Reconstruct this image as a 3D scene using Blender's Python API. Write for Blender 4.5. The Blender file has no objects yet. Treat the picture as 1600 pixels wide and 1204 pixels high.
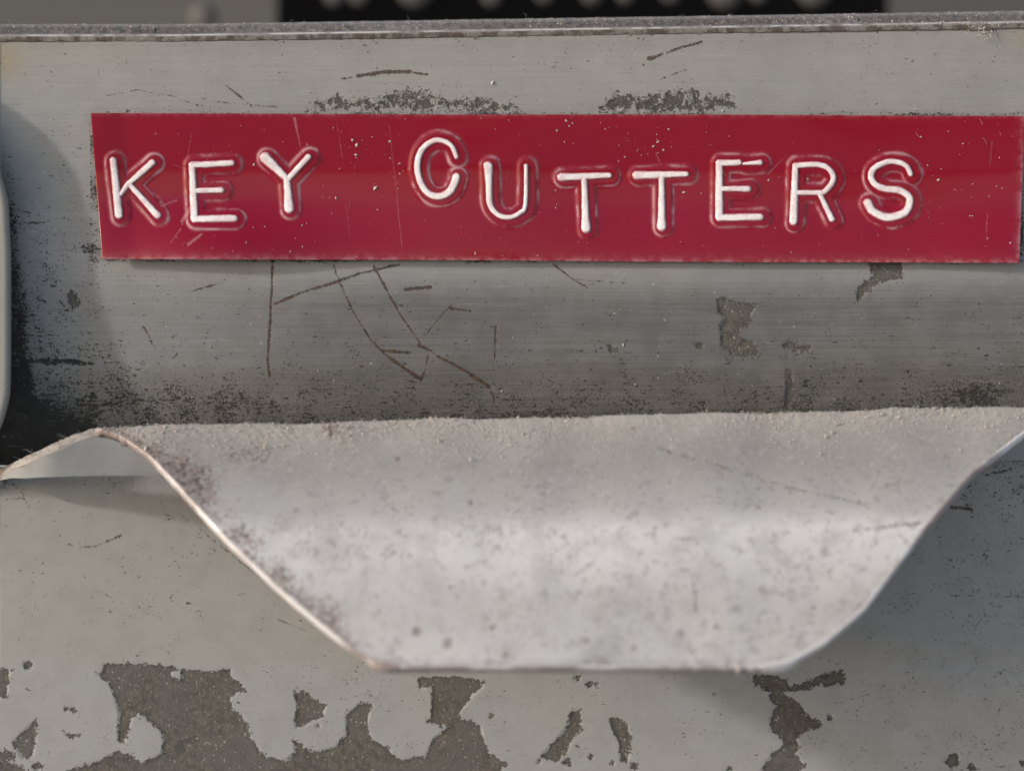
import bpy, math, random
import numpy as np
from mathutils import Matrix, Vector

random.seed(7); RNG = np.random.default_rng(11)
scene = bpy.context.scene
col = scene.collection

# ------------------------------------------------------------------ camera, sky, sun, exposure
MM = 0.001
K = 0.03875            # millimetres per photograph pixel on the plane of the label
CAM = 130.0            # millimetres from the lens to that plane
TILT = math.radians(2)   # the drawer front leans back a little
ROT = Matrix.Rotation(-TILT, 3, 'X')
ROTN = np.array(ROT)

cam_d = bpy.data.cameras.new('camera')
cam = bpy.data.objects.new('camera', cam_d); col.objects.link(cam)
cam_d.sensor_width = 36.0
cam_d.lens = 36.0 * CAM / (1600 * K)
cam_d.clip_start = 0.005; cam_d.clip_end = 50.0
cam_d.dof.use_dof = True
cam_d.dof.focus_distance = CAM * MM
cam_d.dof.aperture_fstop = cam_d.lens / 3.9
cam.matrix_world = ROT.to_4x4() @ (Matrix.Translation((0, -CAM * MM, 0)) @ Matrix.Rotation(math.pi / 2, 4, 'X'))
scene.camera = cam

to_sun = (ROT @ Vector((-2.2, -1.0, 0.66))).normalized()
SUN_EL = math.asin(to_sun.z)
SUN_AZ = math.atan2(to_sun.x, to_sun.y)
world = bpy.data.worlds.new('World'); scene.world = world
world.use_nodes = True
wn = world.node_tree
sky = wn.nodes.new('ShaderNodeTexSky'); sky.sky_type = 'NISHITA'
sky.sun_disc = False; sky.sun_elevation = SUN_EL; sky.sun_rotation = SUN_AZ
sky.air_density = 1.0; sky.dust_density = 2.5; sky.ozone_density = 1.0
bg = wn.nodes['Background']; bg.inputs['Strength'].default_value = 0.15
wn.links.new(sky.outputs[0], bg.inputs['Color'])

sun_d = bpy.data.lights.new('sun', 'SUN')
sun_d.energy = 1.75; sun_d.angle = math.radians(3); sun_d.color = (1.0, 0.95, 0.90)
sun = bpy.data.objects.new('sun', sun_d); col.objects.link(sun)
sun.rotation_euler = to_sun.to_track_quat('Z', 'Y').to_euler()

scene.view_settings.view_transform = 'Standard'
scene.view_settings.look = 'None'
scene.view_settings.gamma = 1.0
scene.view_settings.exposure = 0.28
scene.view_settings.use_curve_mapping = False
try:
    scene.cycles.use_denoising = True
except Exception:
    pass

# ------------------------------------------------------------------ helpers: points, fields, meshes
def P(px, py, Y):
    """photo-plane measurements (px) plus a real depth Y (mm) -> local metres"""
    px, py, Y = np.broadcast_arrays(np.asarray(px, float), np.asarray(py, float), np.asarray(Y, float))
    s = (CAM + Y) / CAM
    return np.stack([(px - 800) * K * s, Y, (602 - py) * K * s], -1) * MM

def sstep(a, b, x):
    t = np.clip((x - a) / (b - a), 0, 1)
    return t * t * (3 - 2 * t)

def seg_dist(X, Y, a, b):
    dx, dy = b[0] - a[0], b[1] - a[1]
    L = dx * dx + dy * dy + 1e-9
    t = np.clip(((X - a[0]) * dx + (Y - a[1]) * dy) / L, 0, 1)
    return np.hypot(X - a[0] - t * dx, Y - a[1] - t * dy), t

FAR = -30.0
def poly_field(X, Y, polys, out=None):
    """signed distance in photo pixels, positive inside any of the polygons"""
    out = np.full(X.shape, FAR) if out is None else out
    for pts in polys:
        xs = [p[0] for p in pts]; ys = [p[1] for p in pts]
        m = (X > min(xs) - 30) & (X < max(xs) + 30) & (Y > min(ys) - 30) & (Y < max(ys) + 30)
        if not m.any(): continue
        x, y = X[m], Y[m]
        d = np.full(x.shape, 1e9); ins = np.zeros(x.shape, bool)
        for i in range(len(pts)):
            a, b = pts[i - 1], pts[i]
            d = np.minimum(d, seg_dist(x, y, a, b)[0])
            c = (a[1] > y) != (b[1] > y)
            with np.errstate(divide='ignore', invalid='ignore'):
                xi = (b[0] - a[0]) * (y - a[1]) / (b[1] - a[1] + 1e-12) + a[0]
            ins ^= c & (x < xi)
        s = np.where(ins, d, -d)
        out[m] = np.maximum(out[m], s)
    return out

def line_field(X, Y, lines, out=None):
    """positive inside strokes given as (points, half-width start, half-width end)"""
    out = np.full(X.shape, FAR) if out is None else out
    for pts, w0, w1 in lines:
        xs = [p[0] for p in pts]; ys = [p[1] for p in pts]
        m = (X > min(xs) - 30) & (X < max(xs) + 30) & (Y > min(ys) - 30) & (Y < max(ys) + 30)
        if not m.any(): continue
        x, y = X[m], Y[m]; n = len(pts) - 1
        best = np.full(x.shape, FAR)
        for i in range(n):
            d, t = seg_dist(x, y, pts[i], pts[i + 1])
            best = np.maximum(best, (w0 + (w1 - w0) * (i + t) / n) - d)
        out[m] = np.maximum(out[m], best)
    return out

def blobs(lst):
    res = []
    for x, y, r in lst:
        n = 9; ph = random.random() * 6
        res.append([(x + r * random.uniform(.65, 1.15) * math.cos(ph + i * 2 * math.pi / n),
                     y + r * random.uniform(.65, 1.15) * math.sin(ph + i * 2 * math.pi / n)) for i in range(n)])
    return res

_nl = {}
def vnoise(X, Y, scale, seed=0):
    """cheap smooth value noise for shape irregularity"""
    if seed not in _nl: _nl[seed] = np.random.default_rng(100 + seed).random((257, 257))
    T = _nl[seed]; x = (X / scale) % 256; y = (Y / scale) % 256
    i = x.astype(int); j = y.astype(int); fx = x - i; fy = y - j
    fx = fx * fx * (3 - 2 * fx); fy = fy * fy * (3 - 2 * fy)
    return (T[j, i] * (1 - fx) * (1 - fy) + T[j, i + 1] * fx * (1 - fy) + T[j + 1, i] * (1 - fx) * fy + T[j + 1, i + 1] * fx * fy)

def tag(o, label=None, cat=None, group=None, kind=None):
    if label: o['label'] = label
    if cat: o['category'] = cat
    if group: o['group'] = group
    if kind: o['kind'] = kind
    return o

ORI = {}
def empty(name, at):
    o = bpy.data.objects.new(name, None); col.objects.link(o)
    w = ROTN @ np.asarray(at, float)
    o.location = w; o.empty_display_size = 0.005; ORI[o.name] = w
    return o

def mesh_obj(name, verts, quads, mat, parent=None, attrs=None, tris=None, smooth=True):
    """ONE mesh object; verts are local metres, turned into the world by ROTN"""
    v = np.asarray(verts, float).reshape(-1, 3) @ ROTN.T
    org = (v.min(0) + v.max(0)) / 2; org[2] = v[:, 2].min()
    me = bpy.data.meshes.new(name)
    loops = []; sizes = []
    if quads is not None and len(quads): q = np.asarray(quads, np.int32); loops.append(q.ravel()); sizes.append(np.full(len(q), 4, np.int32))
    if tris is not None and len(tris): q = np.asarray(tris, np.int32); loops.append(q.ravel()); sizes.append(np.full(len(q), 3, np.int32))
    loops = np.concatenate(loops); sizes = np.concatenate(sizes)
    me.vertices.add(len(v)); me.vertices.foreach_set('co', (v - org).astype(np.float32).ravel())
    me.loops.add(len(loops)); me.loops.foreach_set('vertex_index', loops)
    me.polygons.add(len(sizes))
    st = np.zeros(len(sizes), np.int32); st[1:] = np.cumsum(sizes)[:-1]
    me.polygons.foreach_set('loop_start', st)
    me.polygons.foreach_set('use_smooth', np.full(len(sizes), smooth))
    for k, a in (attrs or {}).items():
        at = me.attributes.new(k, 'FLOAT', 'POINT'); at.data.foreach_set('value', np.asarray(a, np.float32).ravel())
    me.update(calc_edges=True); me.validate()
    me.materials.append(mat)
    o = bpy.data.objects.new(name, me); col.objects.link(o); ORI[o.name] = org
    if parent is not None:
        o.parent = parent; o.location = org - ORI[parent.name]
    else:
        o.location = org
    return o

def grid_quads(nr, nc, off=0, flip=False):
    i = np.arange(nr * nc).reshape(nr, nc) + off
    q = np.stack([i[:-1, :-1], i[1:, :-1], i[1:, 1:], i[:-1, 1:]], -1).reshape(-1, 4)
    return q[:, ::-1] if flip else q

def sheet(name, V, mat, parent=None, attrs=None, thick=0.8, bulge=0.0):
    """a grid V[r,c,3] seen from -Y as the front, made solid: back face and a rounded rim"""
    nr, nc = V.shape[:2]
    du = np.gradient(V, axis=1); dv = np.gradient(V, axis=0)
    n = np.cross(du, dv); n /= np.linalg.norm(n, axis=2, keepdims=True) + 1e-12
    if n[..., 1].mean() > 0: n = -n                       # outward = toward -Y
    idx = np.arange(nr * nc).reshape(nr, nc)
    loop = np.concatenate([idx[0, :-1], idx[:-1, -1], idx[-1, :0:-1], idx[:0:-1, 0]])
    flatV = V.reshape(-1, 3); flatn = n.reshape(-1, 3)
    step = max(1, nc // 220); stepr = max(1, nr // 60)
    ci = np.unique(np.r_[np.arange(0, nc, step), nc - 1]); ri = np.unique(np.r_[np.arange(0, nr, stepr), nr - 1])
    # rim: mid loop pushed outward, then back loop
    t = thick * MM
    front = flatV[loop]; back = front - flatn[loop] * t
    tan = np.roll(front, -1, 0) - np.roll(front, 1, 0)
    out = np.cross(tan, flatn[loop]); out /= np.linalg.norm(out, axis=1, keepdims=True) + 1e-12
    cen = flatV.mean(0)
    if ((front - cen) * out).sum() < 0: out = -out
    m1 = front - flatn[loop] * t * .16 + out * bulge * MM * .72
    m2 = front - flatn[loop] * t * .6 + out * bulge * MM
    L = len(loop); N0 = nr * nc
    verts = np.concatenate([flatV, m1, m2, back])
    a = np.arange(L); b = (a + 1) % L
    rings = [loop, N0 + a, N0 + L + a, N0 + 2 * L + a]
    quads = [grid_quads(nr, nc)]
    for r0, r1 in zip(rings[:-1], rings[1:]):
        quads.append(np.stack([r0[a], r0[b], r1[b], r1[a]], -1))
    # coarse back face
    B = (V - n * t)[np.ix_(ri, ci)]
    off = len(verts); verts = np.concatenate([verts, B.reshape(-1, 3)])
    quads.append(grid_quads(len(ri), len(ci), off, True))
    at = {}
    for k, v in (attrs or {}).items():
        v = np.asarray(v, float).reshape(-1)
        e = 1.0 if k == 'rim' else None
        ring = v[loop] if e is None else np.full(L, e)
        at[k] = np.concatenate([v, ring, ring, ring, np.zeros(len(ri) * len(ci)) + (FAR if k in ('chip', 'rust', 'edge', 'pale') else 0)])
    return mesh_obj(name, verts, np.concatenate(quads), mat, parent, at)

# ------------------------------------------------------------------ material building
class NT:
    def __init__(s, name):
        s.m = bpy.data.materials.new(name); s.m.use_nodes = True
        s.t = s.m.node_tree; s.b = s.t.nodes['Principled BSDF']
    def new(s, t): return s.t.nodes.new(t)
    def put(s, sock, v):
        if hasattr(v, 'is_linked') or hasattr(v, 'links'): s.t.links.new(v, sock)
        elif isinstance(v, (tuple, list)) and len(v) == 3 and sock.type == 'RGBA': sock.default_value = (*v, 1)
        else: sock.default_value = v
    def math(s, op, a, b=0.0, c=None, clamp=False):
        n = s.new('ShaderNodeMath'); n.operation = op; n.use_clamp = clamp
        s.put(n.inputs[0], a); s.put(n.inputs[1], b)
        if c is not None: s.put(n.inputs[2], c)
        return n.outputs[0]
    def mix(s, f, a, b, mode='MIX'):
        n = s.new('ShaderNodeMix'); n.data_type = 'RGBA'; n.blend_type = mode
        s.put(n.inputs[0], f); s.put(n.inputs[6], a); s.put(n.inputs[7], b)
        return n.outputs[2]
    def fmix(s, f, a, b):
        n = s.new('ShaderNodeMix'); n.data_type = 'FLOAT'
        s.put(n.inputs[0], f); s.put(n.inputs[2], a); s.put(n.inputs[3], b)
        return n.outputs[0]
    def attr(s, name):
        n = s.new('ShaderNodeAttribute'); n.attribute_name = name; return n.outputs['Fac']
    def ramp(s, v, lo, hi, a=0.0, b=1.0):
        n = s.new('ShaderNodeMapRange'); n.interpolation_type = 'SMOOTHSTEP'
        s.put(n.inputs[0], v); s.put(n.inputs[1], lo); s.put(n.inputs[2], hi); s.put(n.inputs[3], a); s.put(n.inputs[4], b)
        return n.outputs[0]
    def co(s, sc=(1, 1, 1), rot=0.0):
        if not hasattr(s, 'tc'): s.tc = s.new('ShaderNodeTexCoord')
        n = s.new('ShaderNodeMapping'); n.inputs['Scale'].default_value = [1000 * q for q in sc]
        n.inputs['Rotation'].default_value = (0, rot, 0)
        s.t.links.new(s.tc.outputs['Object'], n.inputs[0]); return n.outputs[0]
    def noise(s, scale, detail=3.0, rough=.55, sc=(1, 1, 1), rot=0.0, dist=0.0):
        n = s.new('ShaderNodeTexNoise'); n.inputs['Scale'].default_value = scale
        n.inputs['Detail'].default_value = detail; n.inputs['Roughness'].default_value = rough
        n.inputs['Distortion'].default_value = dist
        s.t.links.new(s.co(sc, rot), n.inputs['Vector']); return n.outputs[0]
    def voro(s, scale, sc=(1, 1, 1), rot=0.0, feat='F1', rnd=1.0):
        n = s.new('ShaderNodeTexVoronoi'); n.inputs['Scale'].default_value = scale; n.feature = feat
        n.inputs['Randomness'].default_value = rnd
        s.t.links.new(s.co(sc, rot), n.inputs['Vector']); return n
    def bump(s, h, strength, dist, prev=None):
        n = s.new('ShaderNodeBump'); n.inputs['Strength'].default_value = strength
        n.inputs['Distance'].default_value = dist * MM; s.put(n.inputs['Height'], h)
        if prev is not None: s.t.links.new(prev, n.inputs['Normal'])
        return n.outputs[0]
    def out(s, colr, rough, normal=None, spec=.5, **kw):
        s.put(s.b.inputs['Base Color'], colr); s.put(s.b.inputs['Roughness'], rough)
        s.put(s.b.inputs['Specular IOR Level'], spec)
        if normal is not None: s.t.links.new(normal, s.b.inputs['Normal'])
        for k, v in kw.items(): s.put(s.b.inputs[k], v)
        return s.m

def paint_material(name, base=(.298, .292, .284), cool=(.285, .294, .312), speck=1.0, rough=.32, streak=1.0):
    """old grey enamel: attributes chip, rust (signed px), grime, film, stain, smear (0..1)"""
    n = NT(name)
    big = n.noise(.09, 4, .6); mid = n.noise(.6, 5, .6); fine = n.noise(7, 3, .6)
    c = n.mix(n.attr('film'), cool, base)
    c = n.mix(n.ramp(big, .40, .62, 0, .30), c, (.36, .35, .325))
    c = n.mix(n.ramp(mid, .42, .64, 0, .22), c, (.22, .217, .21))
    # brushed-in streaks running along the sheet
    st = n.noise(1.0, 4, .65, (.12, 1, 9)); st2 = n.noise(1.0, 2, .5, (.35, 1, 26)); st3 = n.noise(1.0, 2, .5, (.5, 1, 34), .03)
    c = n.mix(n.ramp(st, .44, .64, 0, .13 * streak), c, (.15, .15, .15))
    c = n.mix(n.ramp(st2, .56, .68, 0, .11 * streak), c, (.45, .45, .445))
    c = n.mix(n.ramp(st3, .58, .68, 0, .15 * streak), c, (.11, .108, .105))
    c = n.mix(n.math('MULTIPLY', n.attr('smear'), n.ramp(n.math('ADD', n.math('MULTIPLY', st, .6), n.math('MULTIPLY', mid, .4)), .35, .6, .75, 1)), c, (.075, .073, .072))  # shading of the panel, painted into the colour
    c = n.mix(n.math('MULTIPLY', n.attr('stain'), n.ramp(mid, .3, .6, .5, 1)), c, (.30, .245, .165))
    # specks of black dirt: small dabs, clustered and driven by grime
    g = n.attr('grime')
    cl = n.math('MULTIPLY', n.ramp(n.noise(.75, 3, .6), .42, .66), .07)
    def dabs(scale, sc, rot, top, gain, soft):
        v = n.noise(scale, 2.5, .6, sc, rot)
        t = n.math('SUBTRACT', top, n.math('ADD', n.math('MULTIPLY', g, gain), cl))
        return n.ramp(n.math('SUBTRACT', v, t), 0.0, soft)
    sp = n.math('MAXIMUM', dabs(5.0, (.6, 1, 1.5), .15, .735, .26, .04), dabs(7.5, (1.5, 1, .7), .6, .745, .24, .04))
    sp = n.math('MAXIMUM', sp, dabs(11, (1, 1, 1), 0, .74, .25, .05))
    sp = n.math('MAXIMUM', sp, dabs(2.2, (.8, 1, 1.4), .3, .86, .36, .05))
    sp = n.math('MULTIPLY', sp, .9 * speck)
    dirtfilm = n.math('MULTIPLY', n.ramp(g, .4, 1.1), n.ramp(n.noise(1.3, 5, .7), .36, .62, .25, 1))
    c = n.mix(n.math('MULTIPLY', dirtfilm, .80), c, (.040, .036, .033))
    c = n.mix(sp, c, (.020, .019, .018))
    # pale nicks and hair scratches
    c = n.mix(n.ramp(n.noise(3.3, 2, .5, (1.1, 1, 1.0), .9), .74, .77, 0, .5), c, (.55, .54, .52))
    c = n.mix(n.ramp(n.noise(1.0, 1.5, .5, (.5, 1, 14), .8), .735, .755, 0, .25), c, (.5, .5, .49))
    # rusty scratches
    jag = n.math('ADD', n.math('MULTIPLY', n.math('SUBTRACT', n.noise(9, 4, .65), .5), 6.), n.math('MULTIPLY', n.math('SUBTRACT', n.noise(2.2, 3, .6), .5), 5.))
    ru = n.ramp(n.math('ADD', n.attr('rust'), jag), -.6, .8)
    rc = n.mix(n.ramp(fine, .4, .6), (.024, .016, .012), (.11, .064, .042))
    c = n.mix(n.math('MULTIPLY', ru, .92), c, rc)
    # chips down to the primer and brown bare steel
    jag2 = n.math('ADD', n.math('MULTIPLY', n.math('SUBTRACT', n.noise(2.6, 4, .62), .5), 22.), n.math('MULTIPLY', n.math('SUBTRACT', n.noise(8, 3, .6), .5), 12.))
    chv = n.math('ADD', n.attr('chip'), jag2)
    ch = n.ramp(chv, -.7, .8)
    cn = n.noise(2.4, 5, .7); cf = n.noise(13, 3, .7)
    cc = n.mix(n.ramp(cn, .38, .62), (.086, .082, .077), (.150, .136, .122))
    cc = n.mix(n.ramp(n.noise(.35, 4, .6), .42, .58, 0, .7), cc, (.13, .127, .122))
    cc = n.mix(n.ramp(cf, .52, .66, 0, .75), cc, (.040, .038, .034))
    cc = n.mix(n.ramp(n.noise(6.5, 1, .5), .68, .72, 0, .8), cc, (.42, .39, .35))
    lip = n.math('MULTIPLY', n.ramp(chv, -.4, 1.2), n.ramp(chv, 6.5, 1.2))
    cc = n.mix(n.math('MULTIPLY', lip, .42), cc, (.040, .039, .036))
    c = n.mix(ch, c, cc)
    r = n.fmix(n.ramp(mid, .35, .65), rough - .04, rough + .08)
    r = n.fmix(n.math('MAXIMUM', n.math('MAXIMUM', ch, sp), dirtfilm), r, .85)
    h = n.math('ADD', n.math('MULTIPLY', ch, -1.0), n.math('MULTIPLY', n.math('MULTIPLY', n.math('ADD', cf, cn), ch), 1.2))
    b = n.bump(h, 1.0, .06)
    b = n.bump(n.math('ADD', st2, n.math('MULTIPLY', st3, -1.)), .09 * streak, .02, b)
    b = n.bump(n.math('ADD', n.math('MULTIPLY', sp, 1.0), n.math('MULTIPLY', ru, -1.6)), .8, .025, b)
    b = n.bump(n.noise(2.4, 4, .55), .12, .03, b)
    return n.out(c, r, b)

def pull_material():
    """worn and dusty enamel of the pull; attributes rust, edge (signed px), dustf, worn, rim"""
    n = NT('worn_enamel_pull')
    mid = n.noise(.5, 5, .62); f = n.noise(5, 4, .65); big = n.noise(.14, 3, .5)
    c = n.mix(n.attr('worn'), (.27, .265, .255), (.70, .695, .70))  # also paints the highlight along the bend
    c = n.mix(n.ramp(big, .40, .6, 0, .25), c, (.45, .45, .445))
    c = n.mix(n.ramp(mid, .46, .64, 0, .38), c, (.36, .35, .345))
    c = n.mix(n.ramp(n.noise(1.5, 5, .7), .54, .66, 0, .55), c, (.25, .23, .225))
    c = n.mix(n.ramp(n.noise(2.6, 4, .65), .56, .66, 0, .22), c, (.62, .60, .59))
    patch = n.ramp(n.noise(.32, 4, .6), .46, .60)
    c = n.mix(n.math('MULTIPLY', patch, n.ramp(n.noise(3.2, 5, .72), .50, .62, 0, .5)), c, (.30, .28, .275))
    c = n.mix(n.math('MULTIPLY', n.ramp(f, .58, .67, 0, .7), n.fmix(patch, .3, 1.0)), c, (.15, .135, .13))
    d = n.attr('dustf')
    dn = n.ramp(n.math('ADD', n.noise(7, 4, .7), n.math('MULTIPLY', d, .25)), .5, .72)
    c = n.mix(n.math('MULTIPLY', n.math('MULTIPLY', dn, d), .8), c, (.40, .38, .355))
    # rust creeping in from the cut edge and long scratches
    jag = n.math('ADD', n.math('MULTIPLY', n.math('SUBTRACT', n.noise(.55, 6, .7), .5), 150.0), n.math('MULTIPLY', n.math('SUBTRACT', n.noise(3.4, 5, .75), .5), 150.0))
    ed = n.ramp(n.math('ADD', n.attr('edge'), jag), -4, 16)
    rc = n.mix(n.ramp(n.noise(2.2, 5, .7), .4, .6), (.070, .047, .043), (.24, .185, .175))
    c = n.mix(n.math('MULTIPLY', ed, n.ramp(f, .40, .58, .4, .95)), c, rc)
    jag2 = n.math('MULTIPLY', n.math('SUBTRACT', n.noise(5, 4, .65), .5), 16.0)
    ru = n.ramp(n.math('ADD', n.attr('rust'), jag2), -1.2, 1.6)
    c = n.mix(n.math('MULTIPLY', ru, .6), c, (.15, .11, .095))
    # the cut rim: bare worn steel
    rim = n.attr('rim')
    ec = n.mix(n.ramp(n.math('ADD', n.noise(.13, 3, .55), n.math('MULTIPLY', n.noise(1.6, 4, .6), .25)), .52, .74), (.30, .245, .24), (.70, .68, .70))
    c = n.mix(n.ramp(rim, .3, .7), c, ec)
    r = n.fmix(n.math('MAXIMUM', d, ed), n.ramp(mid, .35, .65, .26, .38), .85)
    r = n.fmix(n.ramp(rim, .3, .7), r, .3)
    b = n.bump(n.noise(4.2, 5, .66), .12, .05)
    b = n.bump(n.noise(.6, 3, .5), .12, .2, b)
    b = n.bump(n.math('MULTIPLY', n.noise(9, 3, .6), n.math('ADD', n.math('MULTIPLY', d, 1.0), .12)), .5, .05, b)
    sheen = n.math('MULTIPLY', n.attr('worn'), n.math('SUBTRACT', 1.0, n.math('MAXIMUM', ed, d)))  # worn also holds the painted highlight on the bend
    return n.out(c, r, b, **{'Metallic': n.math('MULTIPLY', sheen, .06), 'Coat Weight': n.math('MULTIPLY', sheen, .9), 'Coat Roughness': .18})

def dusty_rim_material():
    n = NT('dust_caked_rim')
    v = n.attr('across')
    a = n.noise(2.2, 5, .7); f = n.noise(9, 4, .7); big = n.noise(.12, 3, .6)
    c = n.mix(n.ramp(n.math('ADD', a, n.math('MULTIPLY', f, .3)), .5, .8), (.20, .185, .18), (.38, .36, .35))
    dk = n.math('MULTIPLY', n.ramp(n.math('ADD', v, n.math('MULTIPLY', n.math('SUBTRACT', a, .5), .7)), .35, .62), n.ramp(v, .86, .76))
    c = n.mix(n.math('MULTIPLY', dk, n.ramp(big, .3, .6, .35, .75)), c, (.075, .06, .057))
    c = n.mix(n.ramp(n.noise(6, 2, .5), .68, .74, 0, .8), c, (.48, .46, .44))
    # bare bright steel along the bend
    br = n.math('MULTIPLY', n.ramp(v, .82, .85), n.ramp(v, .89, .86))
    br = n.math('MULTIPLY', br, n.ramp(n.noise(.5, 5, .65), .42, .58, .05, 1))
    c = n.mix(br, c, (.62, .61, .60))
    c = n.mix(n.ramp(v, .86, .90), c, n.mix(n.ramp(n.noise(1.4, 5, .7), .42, .58), (.11, .088, .078), (.25, .24, .225)))
    b = n.bump(n.math('ADD', a, f), .8, .12)
    return n.out(c, n.fmix(br, .9, .38), b)

def tape_material():
    """embossing tape: attributes outl (die outline), pale (signed px), edgew"""
    n = NT('red_embossing_tape')
    c = n.mix(n.noise(.25, 3, .5), (.235, .0002, .016), (.262, .0003, .020))
    st = n.noise(1.0, 3, .6, (.1, 1, 12))
    c = n.mix(n.ramp(st, .45, .75, 0, .07), c, (.30, .03, .05))
    o = n.attr('outl')
    on = n.math('MULTIPLY', o, n.ramp(n.noise(.8, 5, .65), .40, .60, .06, 1.0))
    c = n.mix(n.math('MULTIPLY', on, .46), c, (.66, .44, .49))
    jag = n.math('MULTIPLY', n.math('SUBTRACT', n.noise(7, 3, .6), .5), 3.0)
    pl = n.ramp(n.math('ADD', n.attr('pale'), jag), -1.5, 1.5)
    c = n.mix(n.math('MULTIPLY', pl, .30), c, (.60, .36, .42))
    c = n.mix(n.math('MULTIPLY', n.attr('edgew'), n.ramp(n.noise(1.8, 4, .6), .4, .6, .1, .6)), c, (.55, .30, .34))
    sp = n.ramp(n.noise(4.4, 2, .5), .745, .77)
    c = n.mix(n.math('MULTIPLY', sp, .6), c, (.55, .28, .30))
    r = n.fmix(n.math('MAXIMUM', on, pl), n.ramp(st, .3, .7, .08, .15), .45)
    b = n.bump(st, .03, .02)
    b = n.bump(n.noise(.9, 3, .5), .05, .03, b)
    return n.out(c, r, b, spec=.5)

def letter_material():
    n = NT('stress_whitened_letter')
    q = n.attr('q')
    w = n.ramp(n.math('ADD', q, n.math('MULTIPLY', n.math('SUBTRACT', n.noise(2.5, 5, .65), .5), .9)), 1.05, .52)
    c = n.mix(w, (.36, .05, .085), (.93, .89, .905))
    c = n.mix(n.math('MULTIPLY', n.ramp(n.noise(1.1, 5, .65), .42, .62), .55), c, (.66, .46, .51))
    c = n.mix(n.ramp(n.noise(7, 4, .7), .54, .64, 0, .4), c, (.60, .42, .46))
    return n.out(c, .3, n.bump(n.noise(7, 4, .6), .3, .025))

def plain_material(name, c0, c1, scale, rough, bump=.0, met=0.0, spec=.5):
    n = NT(name)
    c = n.mix(n.noise(scale, 4, .6), c0, c1)
    return n.out(c, rough, n.bump(n.noise(scale * 6, 3, .6), bump, .05) if bump else None, spec, **({'Metallic': met} if met else {}))

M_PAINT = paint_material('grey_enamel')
M_LOWER = paint_material('grey_enamel_lower', base=(.320, .315, .308), cool=(.325, .333, .352), speck=.9, streak=.3)
M_WEB = paint_material('beige_enamel', base=(.225, .217, .20), speck=.9, streak=.6, rough=.5)
M_PULL = pull_material()
M_RIM = dusty_rim_material()
M_FUR = plain_material('dust_furred_edge', (.20, .185, .175), (.46, .43, .41), 3.0, .95, .5)
M_TAPE = tape_material()
M_LETTER = letter_material()
M_FLANGE = plain_material('beige_enamel_flange', (.27, .262, .245), (.33, .32, .30), .5, .5, .1)
M_DUST = plain_material('pale_dust', (.46, .43, .40), (.66, .61, .58), 1.2, .95)
M_LINT = plain_material('lint_fibre', (.42, .40, .38), (.62, .60, .58), .8, .9)
M_BLACK = plain_material('matt_black_paint', (.003, .003, .0035), (.006, .006, .007), .05, 1.0, spec=.05)
M_STUD = plain_material('dull_steel_stud', (.085, .08, .077), (.13, .12, .118), .2, .7)
M_BACK = plain_material('grey_back_sheet', (.085, .083, .078), (.13, .128, .122), .03, .9)

# ------------------------------------------------------------------ measured outlines (photo pixels)
def fold_y(px): return 62.5 - .0155 * np.clip(px - 350, -80, 2000) # where the front bends over into the rim
def ridge_y(px): return 668 - .0222 * (px - 150) + 1.5 * np.sin(px / 61.) + 1.0 * np.sin(px / 23.)
def crease_y(px): return 743 - .0172 * (px - 60)

def smooth_profile(xs, ys, sig, n=2000):
    t = np.linspace(xs[0], xs[-1], n); y = np.interp(t, xs, ys)
    w = int(sig / (xs[-1] - xs[0]) * n) | 1
    k = np.hanning(w + 2); k /= k.sum()
    yp = np.pad(y, len(k) // 2, mode='reflect', reflect_type='odd')
    return t, np.convolve(yp, k, 'valid')[:n]

def smooth1(a, w=9):
    k = np.hanning(w); k /= k.sum(); return np.convolve(np.pad(a, w // 2, mode='reflect', reflect_type='odd'), k, 'valid')
# front panel depth (mm): flat behind the tape, then turning in under it
_fp = smooth_profile([0, 60, 110, 420, 470, 560, 585, 640, 720], [.18, .02, 0, 0, .10, .60, .78, 1.25, 2.8], 46)
def front_Y(px, py):
    y = np.interp(py, *_fp)
    y = y + .10 * (vnoise(px, py, 260, 1) - .5) + .05 * (vnoise(px, py, 90, 2) - .5)
    return y

# tape: corners and a bowed cross-section
TL, TR, BR, BL = (142, 177.5), (1601, 181), (1593, 411), (160, 404)
def tape_pt(u, v):
    x = (TL[0] * (1 - u) + TR[0] * u) * (1 - v) + (BL[0] * (1 - u) + BR[0] * u) * v
    y = (TL[1] * (1 - u) + TR[1] * u) * (1 - v) + (BL[1] * (1 - u) + BR[1] * u) * v
    y = y + .9 * np.sin(x / 140.) * (v - .5)
    return x, y
_tp = smooth_profile([-.2, 0, .38, .62, .93, 1.0, 1.2], [.62, .44, .04, .02, .30, .30, .25], .22)
def tape_Y(px, py, u, v):
    y = front_Y(px, py) - .22
    bow = .10 + np.interp(v, *_tp)                          # dished along its middle, edges standing off
    wav = .03 * np.sin(px / 95.) * np.sin(v * 3.1) + .20 * (vnoise(px, py, 190, 3) - .5) * np.sin(np.clip(v, 0, 1) * 3.1)
    lift = .75 * sstep(.55, 1, v) * np.exp(-((px - 330) / 130.) ** 2)
    curl = .16 * sstep(60, 0, u * 1459.) + .30 * sstep(210, 0, (1 - u) * 1459.) * (.35 + .65 * np.clip(v, 0, 1))
    return y - np.maximum(bow, -.05) - wav - lift - curl

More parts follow.
